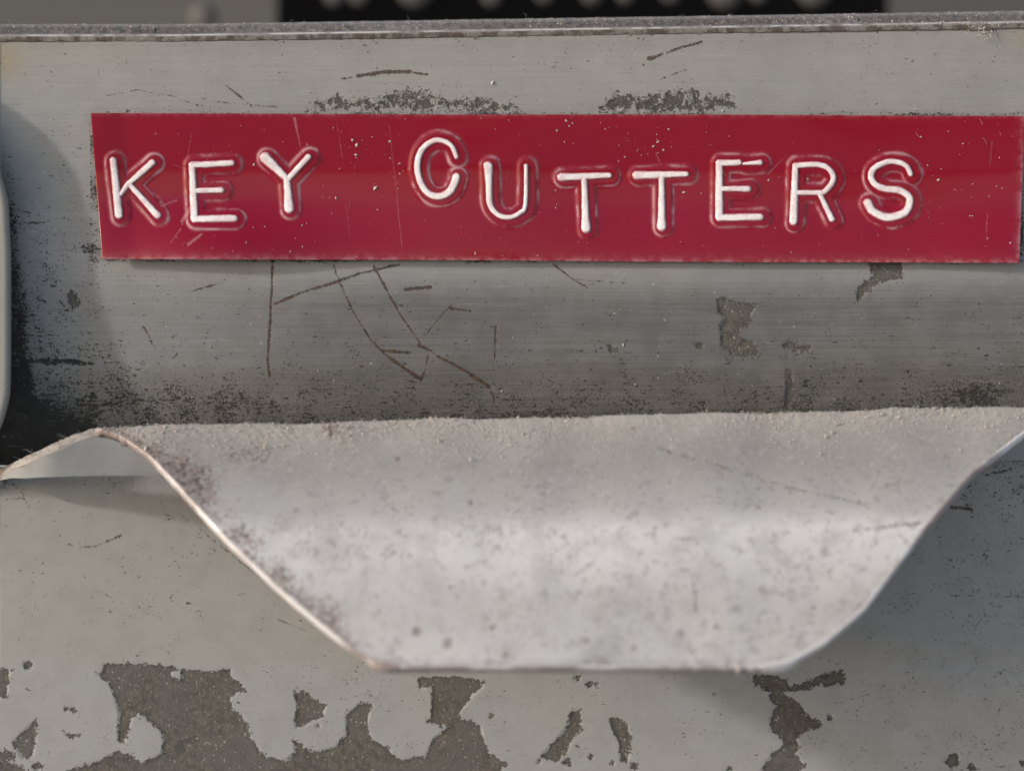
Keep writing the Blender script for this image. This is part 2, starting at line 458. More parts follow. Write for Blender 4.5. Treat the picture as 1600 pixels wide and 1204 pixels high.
# ------------------------------------------------------------------ wear, drawn where it is on the metal
CHIPS_LOW = [
 [(162,1037),(210,1036),(250,1038),(300,1046),(330,1049),(362,1042),(360,1055),(375,1065),(386,1080),(360,1086),(365,1110),(380,1117),(387,1132),(392,1152),(411,1176),(431,1187),(451,1185),(461,1174),(459,1156),(470,1161),(477,1169),(494,1174),(525,1165),(542,1147),(540,1117),(564,1097),(582,1099),(573,1130),(582,1156),(606,1165),(617,1178),(634,1185),(665,1180),(678,1152),(687,1145),(703,1134),(687,1133),(666,1127),(675,1119),(675,1103),(676,1073),(662,1070),(656,1078),(653,1059),(681,1056),(712,1057),(737,1059),(756,1067),(753,1075),(741,1084),(728,1100),(717,1117),(737,1127),(753,1136),(756,1156),(764,1175),(775,1180),(791,1192),(783,1200),(800,1250),(90,1250),(105,1204),(120,1198),(150,1191),(165,1182),(185,1172),(205,1180),(220,1187),(240,1185),(252,1175),(256,1155),(250,1140),(232,1125),(217,1115),(207,1122),(200,1142),(194,1162),(185,1160),(184,1140),(186,1117),(180,1092),(170,1067),(150,1051),(160,1050)],
 [(1178,1054),(1206,1052),(1230,1061),(1232,1070),(1259,1063),(1289,1052),(1316,1046),(1322,1052),(1316,1070),(1285,1070),(1250,1078),(1226,1083),(1250,1098),(1261,1116),(1285,1124),(1281,1135),(1250,1146),(1246,1155),(1252,1166),(1241,1177),(1257,1194),(1250,1206),(1230,1250),(1180,1250),(1191,1199),(1206,1177),(1226,1164),(1222,1153),(1206,1142),(1202,1124),(1213,1103),(1202,1094),(1202,1078),(1180,1070)],
 [(952,1122),(968,1119),(980,1130),(986,1150),(985,1175),(980,1190),(970,1190),(968,1160),(955,1135)],
 [(895,1108),(908,1108),(908,1145),(895,1150),(888,1170),(870,1190),(845,1180),(865,1160),(885,1135)],
 [(459,1078),(480,1080),(490,1092),(510,1100),(505,1118),(490,1127),(463,1138),(460,1125),(465,1105)],
 [(-30,1040),(18,1044),(12,1060),(12,1090),(-30,1091)],
 [(55,1125),(57,1150),(52,1180),(35,1186),(18,1160),(35,1143)],
 [(-30,1170),(25,1174),(22,1186),(-30,1186)], [(-30,1190),(20,1190),(45,1204),(50,1250),(-30,1250)],
 [(98,1140),(105,1146),(124,1147),(124,1152),(104,1150)],
] + blobs([(43,1038,9),(103,1108,4),(115,1108,5),(58,1197,7),(901,1058,7),(922,1068,6),(932,1071,4),(1490,1188,13),(1520,1198,7),
           (1297,1120,6),(885,1190,7),(842,1190,4),(990,1196,6),(958,1192,4),(924,1181,4),(1140,1201,5),(497,1133,5),(1598,1190,6),(768,1117,4),(905,1165,4)])
PAINT_HOLES_LOW = blobs([(277,1054,8),(374,1100,6)])
CHIPS_UP = [
 [(1120,467),(1135,464),(1150,471),(1184,477),(1172,494),(1171,507),(1157,516),(1157,527),(1176,533),(1191,557),(1169,556),(1139,550),(1126,539),(1127,524),(1124,509),(1131,497),(1122,490)],
 [(1356,405),(1411,405),(1409,434),(1375,441),(1356,456),(1341,471),(1337,456),(1352,441),(1364,432)],
 [(1222,538),(1235,531),(1245,540),(1268,541),(1265,549),(1245,550),(1225,545)],
 [(1228,578),(1238,577),(1240,610),(1237,640),(1226,640),(1228,600)],
 [(1083,533),(1100,537),(1098,545),(1088,542)], [(947,538),(955,537),(966,548),(955,553)],
 [(103,460),(115,455),(127,470),(120,485),(110,480)],
]
RUST_UP = [
 ([(426,405),(425,456),(422,512),(419,561),(422,588)],1.6,2.4), ([(430,475),(475,456),(524,441),(561,428),(625,413)],2.4,1.6),
 ([(520,411),(531,441),(554,490),(580,531),(602,554)],.9,1.5), ([(602,554),(630,574),(659,593)],2.0,3.2), ([(659,593),(666,576),(669,554)],2.0,.8),
 ([(584,415),(604,452),(625,490),(659,539),(685,557)],1.6,1.0), ([(685,557),(726,578),(764,604)],1.6,3.2),
 ([(752,430),(722,460),(696,486),(662,527)],.5,1.0), ([(704,482),(736,486)],1.6,1.2), ([(775,510),(774,550),(771,570)],1.7,.8),
 ([(599,548),(640,551)],2.0,2.6), ([(634,452),(674,449)],2.6,2.0), ([(865,413),(895,436),(921,451)],1.6,.5), ([(899,436),(981,443)],.6,.5),
 ([(655,540),(675,548)],2.2,1.2), ([(764,604),(772,620),(773,636)],.8,.6),
 ([(1018,92),(1060,76),(1097,66)],2.0,1.2), ([(1015,92),(1024,90)],3.6,3.0), ([(1030,125),(1075,108)],.6,.8), ([(355,135),(395,167)],.9,.8),
 ([(560,119),(600,113),(640,112)],2.6,3.2), ([(640,113),(672,117)],1.6,.8), ([(525,125),(550,121)],.6,.6),
 ([(310,152),(345,160),(440,168)],.3,.4), ([(165,150),(215,141),(270,150),(310,165)],.2,.3),
 ([(300,455),(345,442)],1.2,.6), ([(1258,560),(1253,590)],.4,.5), ([(830,600),(838,640)],.4,.6), ([(1130,600),(1140,636)],.8,1.2), ([(1095,620),(1100,640)],.7,.9),
 ([(270,560),(278,552)],2.0,1.6), ([(225,510),(243,545)],1.0,.8), ([(20,349),(70,348)],1.6,1.0),
]
WORN_UP = [
 [(480,170),(530,150),(580,156),(640,141),(690,147),(705,158),(760,151),(810,168),(770,174),(600,170)],
 [(935,170),(960,148),(1000,151),(1070,141),(1140,150),(1155,168),(1080,172),(960,174)],
]
RUST_LOW = [
 ([(108,850),(120,855),(150,853),(190,836)],.6,1.0), ([(275,798),(345,852),(380,880),(434,922)],.0,.8), ([(150,921),(205,948),(285,976)],.5,-.2),
 ([(433,966),(476,984)],.5,.4), ([(1485,930),(1598,931)],.2,.4), ([(1486,792),(1518,795)],2.6,2.6), ([(1540,742),(1580,733)],1.4,1.0),
 ([(0,748),(20,755),(40,775)],.8,.3), ([(5,780),(38,778),(46,794)],.6,.5), ([(292,942),(308,944)],.8,.3),
]
# the pull's cut edge, left then right (photo pixels, from ridge to lip)
PULL_L = [(148,668),(190,681),(235,713),(280,760),(350,838),(430,915),(500,975),(550,1014),(584,1033),(622,1041)]
PULL_R = [(1760,560),(1680,612),(1600,676),(1520,737),(1440,832),(1350,950),(1290,1002),(1240,1030),(1180,1041)]

# ------------------------------------------------------------------ unseen pale sheet far below the drawer, added to bounce light up
M_BOUNCE = plain_material('pale_concrete', (.46, .44, .415), (.52, .50, .47), .004, .9)
bounce_gnd = bpy.data.meshes.new('ground'); gs = 20.0
bounce_gnd.from_pydata([(-gs, -gs, 0), (gs, -gs, 0), (gs, gs, 0), (-gs, gs, 0)], [], [(0, 1, 2, 3)])
bounce_gnd.materials.append(M_BOUNCE)
bounce_ground = bpy.data.objects.new('ground', bounce_gnd); bounce_ground.location = (0, 0, -.45); col.objects.link(bounce_ground)
tag(bounce_ground, kind='structure')

# ------------------------------------------------------------------ the drawer
drawer = empty('metal_bin', P(800, 1230, 2.0))
tag(drawer, 'worn grey metal bin front with bent trapezoid pull and chipped paint', 'metal bin')

# front panel
xs = np.arange(-230, 1800, 2.2); NR = 300
def panel_rows(top, bot, n):
    s = np.linspace(0, 1, n)[:, None]
    return top[None, :] * (1 - s) + bot[None, :] * s
PX = np.broadcast_to(xs, (NR, len(xs))).copy()
PY = panel_rows(fold_y(xs), ridge_y(xs) + 55, NR)
chip = poly_field(PX, PY, CHIPS_UP)
rust = line_field(PX, PY, RUST_UP)
worn = poly_field(PX, PY, WORN_UP)
lab = poly_field(PX, PY, [[TL, TR, BR, BL]])
ledge = np.maximum(PX * 0 - 60, -np.hypot(np.maximum(np.maximum(142 - PX, PX - 1598), 0), np.maximum(np.maximum(178 - PY, PY - 408), 0)))
grime = .10 + .22 * sstep(430, 640, PY) + .12 * sstep(600, 660, PY)
grime += .55 * np.exp(np.minimum(ledge, 0) / 3.2) * (.4 + .9 * vnoise(PX, PY, 37, 5)) * sstep(0, 1, lab < 4)
grime += .34 * sstep(-6, 8, worn + 14 * (vnoise(PX, PY, 15, 6) - .5))
grime += .26 * np.exp(-((PX - 60) / 90.) ** 2) * sstep(150, 480, PY)
grime += .55 * sstep(34, 14, PX - .09 * (PY - 330)) * sstep(150, 380, PY)
grime += .62 * sstep(610, 690, PY + .25 * (70 - PX)) * sstep(165, 120, PX)
grime += .62 * np.exp(-((PY - 566 + 9 * (vnoise(PX, PY, 22, 31) - .5)) / 3.5) ** 2) * sstep(20, 60, PX) * sstep(156, 130, PX) * (.4 + vnoise(PX, PY, 16, 32))
grime += .45 * np.exp(-(((PX - 138) / 22.) ** 2 + ((PY - 388) / 8.) ** 2))
grime += .42 * np.exp(-(((PX - 1520) / 45.) ** 2 + ((PY - 615) / 16.) ** 2))
grime += .22 * np.exp(-(((PX - 270) / 120.) ** 2 + ((PY - 625) / 30.) ** 2))
grime += .30 * np.exp(-(PY - fold_y(PX)) / 5.) * sstep(300, 460, PX)
grime += .09 * sstep(545, 600, PY) * (.5 + vnoise(PX, PY, 80, 35)) +   .24 * np.exp(-np.maximum(ridge_y(PX) - PY, 0) / 8.) * (.2 + vnoise(PX, PY, 45, 36))
grime += .12 * np.exp(-np.maximum(-worn, 0) / 10.) * (worn > -29)
grime = np.clip(grime - .05, 0, 1.15)
film_reflect = np.clip(.55 + .5 * sstep(180, 70, PY) - .55 * np.exp(-((PY - 470) / 90.) ** 2) + .5 * sstep(560, 590, PY) - .35 * sstep(160, 110, PX) * sstep(350, 380, PY) * sstep(575, 555, PY), 0, 1)  # cool middle and warm foot paint reflections into the enamel colour
for wp in WORN_UP:
    chip = np.maximum(chip, np.where(poly_field(PX, PY, [wp]) > -12, np.minimum(poly_field(PX, PY, [wp]), 6) * .35 - 1.2 + 5 * (vnoise(PX, PY, 9, 30) - .5), FAR))
painted_shade = .72 * sstep(408, 480, PY) * (.35 + .65 * sstep(180, 620, PX)) + .18 * sstep(560, 600, PY)  # painted darkening below the tape, in place of shading and dull reflection
painted_shade = np.clip(painted_shade + .10 * sstep(90, 66, PY), 0, .8)
stain = .8 * np.exp(-(((PX - 5) / 26.) ** 2 + ((PY - 97) / 24.) ** 2)) + .5 * np.exp(-(((PX - 1610) / 40.) ** 2 + ((PY - 60) / 14.) ** 2)) + .15 * sstep(260, 180, PX) * sstep(110, 70, PY)
Yf = front_Y(PX, PY) + .06 * sstep(-1, 2, chip)
sheet('front_panel', P(PX, PY, Yf), M_PAINT, drawer, {'chip': chip, 'rust': rust, 'grime': grime, 'film': film_reflect, 'smear': painted_shade, 'stain': stain}, thick=.8)

# rim: the fold at the top, caked in dust
xr = np.arange(-230, 1800, 2.6); NV = 42
s = np.linspace(0, 1, NV)[:, None]                      # 0 = back, 1 = front lower edge
fy = fold_y(xr)[None, :]
prof_s = [0, .10, .35, .62, .78, .84, .90, 1.0]
prof_dy = [-20.5, -25.5, -25.0, -19, -11.5, -9.5, -5.5, 1.5]
prof_Y = [4.6, 3.4, 2.2, 1.1, .55, .05, -.10, .00]
DY = np.interp(s[:, 0], prof_s, prof_dy)[:, None]; YY = np.interp(s[:, 0], prof_s, prof_Y)[:, None]
RX = np.broadcast_to(xr, (NV, len(xr))); RY = fy + DY
rough_n = (vnoise(RX, RY * 2 + 900, 6, 8) - .5) + .7 * (vnoise(RX, RY * 2, 14, 9) - .5)
amp = .26 * sstep(0, .2, s) * sstep(.86, .70, s)
lump = 0.6 * np.exp(-((RX - 1530) / 26.) ** 2)          # a crumb of caked dirt sagging over the edge
RYd = RY + lump * 3.6 * sstep(.8, 1, s) + 1.2 * (vnoise(RX, RY * 0, 9, 4) - .5) * sstep(.9, 1, s)
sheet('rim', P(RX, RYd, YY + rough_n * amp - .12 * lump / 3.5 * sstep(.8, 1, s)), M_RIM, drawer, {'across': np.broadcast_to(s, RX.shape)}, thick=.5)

# lower panel
NL = 235
LX = np.broadcast_to(xs, (NL, len(xs))).copy()
LY = panel_rows(crease_y(xs) - 14, np.full(len(xs), 1290.), NL)
chipl = poly_field(LX, LY, CHIPS_LOW)
hole = poly_field(LX, LY, PAINT_HOLES_LOW)
chipl = np.minimum(chipl, -hole)
rustl = line_field(LX, LY, RUST_LOW)
gl = .06 + .16 * np.exp(-(((LX - 300) / 70.) ** 2 + ((LY - 850) / 60.) ** 2)) + .20 * np.exp(-(((LX - 590) / 75.) ** 2 + ((LY - 1090) / 45.) ** 2))
gl += .16 * sstep(1380, 1500, LX) * sstep(960, 760, LY) + .15 * np.exp(-(((LX - 180) / 110.) ** 2 + ((LY - 752) / 14.) ** 2))
gl += .08 * sstep(1250, 1450, LX)
fl = sstep(1050, 1018, LY + 22 * (vnoise(LX, LY, 90, 7) - .5) + 8 * (vnoise(LX, LY, 25, 43) - .5)) * .8 + .1
Yl = 1.6 + .10 * (vnoise(LX, LY, 330, 10) - .5) + .06 * sstep(-1, 2, chipl) - .35 * sstep(1015, 1050, LY) * 0
sheet('lower_panel', P(LX, LY, Yl), M_LOWER, drawer, {'chip': chipl, 'rust': rustl, 'grime': gl, 'film': fl}, thick=.8)

# bracket: the sheet arching up between lower panel and pull
xw = np.arange(-230, 1800, 3.0); NW = 46
wt = np.interp(xw, [-230, -60, 0, 60, 110, 148, 180, 235, 270, 330, 1480, 1560, 1800], [800, 764, 733, 705, 682, 669, 673, 700, 728, 733, 712, 668, 660])
k9 = np.hanning(9); k9 /= k9.sum(); wt = np.convolve(np.pad(wt, 4, mode='edge'), k9, 'valid')
wb = np.maximum(crease_y(xw) - 1, wt + 6)
hem = 11.0
bul = smooth1(np.interp(xw, [-230, -60, -12, 0, 12, 40, 80, 150, 280, 420, 1800], [0, 2, 14, 34, 70, 114, 128, 122, 110, 0, 0]), 9)
sv = np.linspace(0, 1, NW)[:, None]
WX = np.broadcast_to(xw, (NW, len(xw)))
WYp = wt[None] + hem + (wb - wt - hem)[None] * sv
WYY = 1.35 - (bul * K)[None] + .25 * sv + .05 * (vnoise(WX, WYp, 40, 13) - .5)
grime_shade = .20 + .20 * np.exp(-(((WX - 175) / 28.) ** 2 + ((WYp - 692) / 8.) ** 2))  # grime, plus a spot painting the small shadow of the pull's lip
sheet('bracket', P(WX, WYp, WYY), M_WEB, drawer, {'chip': np.full(WX.shape, FAR), 'rust': line_field(WX, WYp, [([(95, 712), (150, 716), (190, 722)], .0, .4), ([(98, 728), (110, 722)], .8, 1.0), ([(60, 725), (90, 716)], .2, .5)]),
      'grime': np.clip(grime_shade, 0, 1), 'film': np.ones(WX.shape)}, thick=.6)
NE = 16; se = np.linspace(0, 1, NE)[:, None]            # its upper edge, furred with dust
EX = np.broadcast_to(xw, (NE, len(xw)))
EYp = wt[None] + (hem + 2) * (1 - np.cos(se * math.pi / 2)) ** .8 + 0 * EX
EY = 1.30 - (bul * K)[None] + .9 * (1 - np.sin(se * math.pi / 2)) - .03
EY = EY + .22 * ((vnoise(EX, EYp * 3, 5, 12) - .5) + .6 * (vnoise(EX, EYp * 3, 13, 33) - .5)) * sstep(0, .3, 1 - se)
EYp = EYp - 2.4 * vnoise(EX, EYp * 3, 5, 34) * (1 - se)
sheet('bracket_edge', P(EX, EYp, EY), M_FUR, drawer, {}, thick=.4)

# pull: ridge, slope and lip, cut to a trapezoid with rounded corners
_pt = smooth_profile([-.4, 0, .12, .30, .43, .55, .75, 1.0], [0, -3.7, -5.0, -7.1, -8.6, -9.6, -11.0, -12.5], .075)
def pull_Y(t): return np.interp(t, *_pt)
def pull_py(px, t): r = ridge_y(px); return r + (1040 - r) * t
NT_ = 190; NC = 640
tt = 1 - (1 - np.linspace(0, 1, NT_)) ** 1.35
def edge_x(pts, t):
    ys = np.array([p[1] for p in pts], float); xv = np.array([p[0] for p in pts], float)
    x = np.full(t.shape, xv[0])
    for _ in range(30): x = .5 * x + .5 * np.interp(pull_py(x, t), ys, xv)
    return x
xl = smooth1(edge_x(PULL_L, tt)); xrr = smooth1(edge_x(PULL_R, tt))
cs = np.linspace(0, 1, NC)[None, :]
TX = xl[:, None] * (1 - cs) + xrr[:, None] * cs
# ragged, nicked cut edge
TX = TX + (cs < .5) * (1 - cs) ** 60 * 1.2 * (vnoise(np.zeros_like(tt) + 3, tt * 400, 12, 14) - .5)[:, None]
TYp = pull_py(TX, tt[:, None])
TYp = TYp + tt[:, None] ** 40 * 2.0 * (vnoise(TX, TX * 0, 11, 15) - .5)
TYY = pull_Y(tt)[:, None] + .30 * (vnoise(TX, TYp, 210, 16) - .5) + .10 * (vnoise(TX, TYp, 60, 17) - .5) * tt[:, None] ** .5
TYY = TYY - .22 * sstep(.968, 1, tt)[:, None]           # the lip flares a little
fuzz = np.exp(-((tt - .02) / .035) ** 2)[:, None]
TYp = TYp - fuzz * 3.6 * (vnoise(TX, TYp * 2, 4, 18) * vnoise(TX, TYp * 2, 9, 19))
# rows turning down behind the ridge into the trough
sb = np.linspace(1, 0, 12)[:-1][:, None]
BX = TX[0][None] + 130 * sb * (1 - cs); BYp = TYp[0][None] + 4 * sb + 34 * sb ** 2; BYY = TYY[0][None] + 3.6 * sb ** .8
TX = np.concatenate([BX, TX]); TYp = np.concatenate([BYp, TYp]); TYY = np.concatenate([BYY, TYY])
tall = np.concatenate([-sb[:, 0] * .05, tt])
cut = PULL_L + [(1180, 1042)] + PULL_R[::-1]
dl = -line_field(TX, TYp, [(PULL_L, 0, 0)], np.full(TX.shape, -120.))
dl = np.full(TX.shape, 400.)
for i in range(len(PULL_L) - 1): dl = np.minimum(dl, seg_dist(TX, TYp, PULL_L[i], PULL_L[i + 1])[0])
dr = np.full(TX.shape, 400.)
for pts in (PULL_R, [(640, 1042), (1180, 1042)]):
    for i in range(len(pts) - 1): dr = np.minimum(dr, seg_dist(TX, TYp, pts[i], pts[i + 1])[0])
wid = np.interp(TYp, [660, 690, 740, 800, 880, 960, 1030], [8, 38, 46, 26, 26, 20, 6])
edge = np.maximum(wid - dl, -9 - dr)
edge = np.maximum(edge, poly_field(TX, TYp, [[(360, 700), (420, 675), (440, 680), (400, 712)], [(505, 672), (528, 665), (530, 672), (512, 682)]]))
rustp = line_field(TX, TYp, [([(1030, 700), (1048, 706)], 1.5, 2.2), ([(1062, 711), (1085, 716)], 1.2, 1.6), ([(1100, 718), (1150, 738)], .8, 1.4), ([(1160, 740), (1185, 746)], 1.2, 1.6),
    ([(1190, 750), (1215, 756)], 1, 1.4), ([(1228, 760), (1262, 768)], 2.2, 1.6), ([(1270, 770), (1345, 786)], .8, 1.2), ([(1335, 829), (1380, 823), (1438, 817)], 2.2, 2.6),
    ([(1050, 841), (1088, 841)], 1.4, 1.0), ([(1085, 912), (1088, 955)], 1.0, 2.6), ([(1364, 760), (1374, 735)], .3, .9), ([(1290, 800), (1312, 802)], .6, .8),
    ([(1100, 1010), (1180, 996), (1275, 970)], .2, .6), ([(800, 1030), (825, 1000), (840, 985)], .2, .5)])
rustp = poly_field(TX, TYp, blobs([(735, 785, 5), (622, 716, 5), (850, 772, 4), (915, 1000, 5), (790, 1022, 7), (990, 1012, 5), (1065, 990, 6), (1120, 978, 5), (700, 1005, 9), (650, 985, 8), (1270, 950, 5), (1222, 929, 4), (770, 980, 6)]), rustp)
dustf = np.clip(1.1 * np.exp(-np.maximum(tall, 0)[:, None] / .11) * (.5 + .8 * vnoise(TX, TYp, 70, 20)) + .02, 0, 1)
pull_V = P(TX, TYp, TYY)
pull_V[..., 2] += (dustf * (vnoise(TX, TYp, 4.4, 21) - .5) * .05 * MM)
sheet('pull', pull_V, M_PULL, drawer, {'edge': edge, 'rust': rustp, 'dustf': dustf, 'worn': (np.interp(tall, [0, .2, .36, .46, .56, .75, 1], [0, .08, .38, 1, .9, .55, .68]))[:, None] + 0 * TX, 'rim': sstep(4.5, 1.5, np.minimum(dl, dr)) * (tall > .02)[:, None]}, thick=.7, bulge=.12)  # worn: rubbed lip, plus a pale band painting the highlight on the bend

# ------------------------------------------------------------------ the neighbouring flange at the left edge
FO = [(-125,123,57),(-60,170,57),(-15,233,57),(7,313,57),(11,400,57),(11,560,57),(10,615,57),(3,646,57),(-6,672,57),(-40,712,57)]
fy_ = np.array([p[1] for p in FO], float); nfr = 160
yy = np.linspace(123, 712, nfr)
fx = smooth1(np.interp(yy, fy_, [p[0] for p in FO]), 15); fd = smooth1(np.interp(yy, fy_, [p[2] for p in FO]), 15)
cu = np.linspace(0, 1, 60)[None, :]
FX = -330 + (fx[:, None] + 330) * cu
bot = np.interp(FX, [-330, -120, -64, -22, 20], [712, 712, 712, 712, 712])
FYp = 123 + (yy[:, None] - 123) / (712 - 123) * (bot - 123)
FD = 57 + (fd[:, None] - 57) * sstep(.45, 1, cu) + 0 * FX
fl_V = P(FX, FYp, -FD * K)
flange = sheet('metal_flange', fl_V, M_FLANGE, None, {}, thick=.8, bulge=.14)
tag(flange, 'beige rounded edge of a metal flange at the far left beside the drawer', 'flange')

# ------------------------------------------------------------------ the red tape and its letters
LETTERS = [
 ('K', [([(177,251),(186,336)],5.2,6.2), ([(238,254),(200,288),(189,303)],5.2,3.4), ([(204,290),(246,336)],4.2,5.6)]),
 ('E', [([(300,258),(304,342)],5.0,6.0), ([(300,258),(362,255)],5.2,4.8), ([(306,298),(346,297)],4.2,4.6), ([(304,342),(366,341)],5.6,5.4)]),
 ('Y', [([(415,247),(448,279)],8.6,5.0), ([(482,245),(450,280)],4.6,4.4), ([(448,279),(452,326)],4.8,7.4)]),
 ('C', [([(713,245),(707,230),(697,222),(682,219),(668,225),(657,238),(652,259),(656,282),(666,299),(678,306),(691,306),(703,299),(711,284),(713,276)],3.6,6.2)]),
 ('U', [([(763,259),(764,290)],7.0,5.0), ([(764,285),(765,315),(772,330),(784,338),(799,339),(813,332),(821,319),(822,259)],5.0,3.0)]),
 ('T', [([(877,277),(952,274)],6.2,4.4), ([(913,279),(915,340),(916,357)],4.2,7.2)]),
 ('T', [([(995,274),(1072,272)],6.6,4.4), ([(1034,275),(1034,340),(1034,354)],4.2,7.2)]),
 ('E', [([(1124,255),(1124,340)],5.4,6.2), ([(1124,255),(1155,254)],5.4,4.6), ([(1162,256),(1188,254)],2.2,4.2), ([(1129,295),(1169,295)],4.0,4.8), ([(1124,340),(1188,339)],5.8,5.4)]),
 ('R', [([(1243,259),(1240,346)],4.6,6.4), ([(1243,259),(1273,257),(1291,261),(1301,272),(1301,284),(1289,299),(1277,301),(1248,301)],4.6,4.0), ([(1281,303),(1300,342)],3.8,4.8)]),
 ('S', [([(1423,272),(1416,259),(1400,253),(1383,254),(1366,263),(1361,276),(1368,288),(1383,295),(1404,297),(1418,305),(1422,315),(1416,330),(1400,338),(1383,339),(1364,330),(1356,317)],4.0,6.8)]),
]
def catmull(pts, n=6):
    if len(pts) < 4: return pts
    p = [pts[0]] + list(pts) + [pts[-1]]; out = []
    for i in range(1, len(p) - 2):
        for j in range(n):
            t = j / n
            out.append(tuple(.5 * (2 * p[i][q] + (p[i+1][q] - p[i-1][q]) * t + (2*p[i-1][q] - 5*p[i][q] + 4*p[i+1][q] - p[i+2][q]) * t*t + (3*p[i][q] - p[i-1][q] - 3*p[i+1][q] + p[i+2][q]) * t**3) for q in (0, 1)))
    return out + [pts[-1]]
def letter_fields(X, Y, strokes):
    q = np.full(X.shape, 9.); d = np.full(X.shape, 90.)
    for pts, w0, w1 in strokes:
        pts = catmull(pts); n = len(pts) - 1
        for i in range(n):
            dd, t = seg_dist(X, Y, pts[i], pts[i + 1])
            q = np.minimum(q, dd / 1.02 / (w0 + (w1 - w0) * (i + t) / n)); d = np.minimum(d, dd)
    return q, d

tape = empty('label_tape', P(870, 411, -.2))
tag(tape, 'red embossed plastic label tape reading KEY CUTTERS stuck on the drawer', 'label')
NU, NVt = 1100, 180
U, V = np.meshgrid(np.linspace(0, 1, NU), np.linspace(0, 1, NVt))
AX, AY = tape_pt(U, V)
plate = np.zeros(AX.shape); outl = np.zeros(AX.shape)
def plateau(d): return .085 * sstep(19.5, 10.5, d)
dall = np.full(AX.shape, 90.)
for ch, strokes in LETTERS:
    xx = [p[0] for s_ in strokes for p in s_[0]]; yy_ = [p[1] for s_ in strokes for p in s_[0]]
    m = (AX > min(xx) - 45) & (AX < max(xx) + 45) & (AY > min(yy_) - 45) & (AY < max(yy_) + 45)
    _, d = letter_fields(AX[m] - 2.5, AY[m] - 1.0, strokes)
    dall[m] = np.minimum(dall[m], d)
plate = plateau(dall)
outl = np.exp(-((dall - 15.0 - 3.0 * (vnoise(AX, AY, 28, 40) - .5)) / (1.2 + 1.6 * vnoise(AX, AY, 19, 41))) ** 2) * (.35 + 1.1 * vnoise(AX, AY, 33, 42))
pale = line_field(AX, AY, [([(526,190),(530,215),(535,248)],.2,.6), ([(540,320),(547,370)],.5,.0), ([(608,195),(616,270),(628,385)],.3,.8), ([(1200,272),(1231,240),(1255,190)],1.2,-.6),
   ([(298,325),(284,346)],4,2.5), ([(282,358),(266,380)],1.5,.5), ([(315,366),(294,382)],2.2,2.6), ([(252,322),(276,313)],1.6,1.2), ([(300,205),(293,245)],.3,.7),
   ([(1550,220),(1547,258)],.8,.6), ([(1543,335),(1540,372)],.8,.4), ([(460,185),(470,232)],2.5,.5), ([(272,258),(292,264)],.5,.6), ([(1025,240),(1033,258)],.8,.8)])
edgew = np.maximum(np.exp(-(1 - V) * 231 / 3.5), np.maximum(np.exp(-V * 231 / 2.5) * .4, np.exp(-(1 - U) * 1440 / 4)))
TYt = tape_Y(AX, AY, U, V) - plate
sheet('tape', P(AX, AY, TYt), M_TAPE, tape, {'outl': outl, 'pale': pale - .5, 'edgew': edgew}, thick=.2, bulge=.02)

def tape_uv(px, py):
    v = (py - 178) / 229.; v = (py - (177.5 + 3.5 * (px - 142) / 1459)) / (226.5 + 3.5 * (px - 142) / 1459)
    u = (px - (142 + 18 * v)) / (1459 - 26 * v)
    return np.clip(u, 0, 1), np.clip(v, 0, 1)
for ch, strokes in LETTERS:
    xx = [p[0] for s_ in strokes for p in s_[0]]; yy_ = [p[1] for s_ in strokes for p in s_[0]]
    gx = np.arange(min(xx) - 12, max(xx) + 12, .9); gy = np.arange(min(yy_) - 12, max(yy_) + 12, .9)
    GX, GY = np.meshgrid(gx, gy)
    q, d = letter_fields(GX, GY, strokes); _, d2 = letter_fields(GX - 2.5, GY - 1.0, strokes)
    u, v = tape_uv(GX, GY)
    dome = np.where(q < 1, (.10 * np.sqrt(np.clip(1 - q ** 3, 0, 1))), -.08 * (q - 1))
    yv = tape_Y(GX, GY, u, v) - plateau(d2) - dome - .004
    Vv = P(GX, GY, yv)
    quads = grid_quads(len(gy), len(gx))
    keep = q.ravel()[quads].min(1) < 1.25
    quads = quads[keep]
    used = np.unique(quads); remap = np.full(GX.size, -1); remap[used] = np.arange(len(used))
    o = mesh_obj('letter', Vv.reshape(-1, 3)[used], remap[quads], M_LETTER, tape, {'q': q.ravel()[used]})
    o['label'] = 'raised white letter ' + ch

# ------------------------------------------------------------------ blurred things behind the rim
back = mesh_obj('background_sheet', P(np.array([-900, 2600, 2600, -900]), np.array([-700, -700, 700, 700]), np.array([78., 78, 78, 78])), [[0, 3, 2, 1]], M_BACK)
tag(back, kind='structure')

def box(name, x0, x1, y0, y1, Ya, Yb, mat, parent=None):
    c = P(np.array([x0, x1, x1, x0]), np.array([y0, y0, y1, y1]), Ya); d = c.copy(); d[:, 1] = Yb * MM
    return mesh_obj(name, np.concatenate([c, d]), [[0, 3, 2, 1], [4, 5, 6, 7], [0, 1, 5, 4], [1, 2, 6, 5], [2, 3, 7, 6], [3, 0, 4, 7]], mat, parent, smooth=False)
rail = empty('black_rail', P(910, 120, 50))
tag(rail, 'blurred black rail with a row of dull round studs behind the drawer rim', 'rail')
box('rail_body', 432, 1388, -160, 170, 50, 60, M_BLACK, rail)
def stud(cx, cy, r, Y, parent, name='stud'):
    n, m = 20, 6; vs = []; qs = []
    for j in range(m + 1):
        a = j / m * math.pi / 2
        for i in range(n):
            b = i * 2 * math.pi / n
            vs.append((cx + r * math.cos(a) * math.cos(b), cy + r * math.cos(a) * math.sin(b), Y - r * K * .6 * math.sin(a)))
    vs = np.array(vs)
    for j in range(m):
        for i in range(n):
            qs.append([j * n + i, j * n + (i + 1) % n, (j + 1) * n + (i + 1) % n, (j + 1) * n + i])
    return mesh_obj(name, P(vs[:, 0], vs[:, 1], vs[:, 2]), qs, M_STUD, parent)
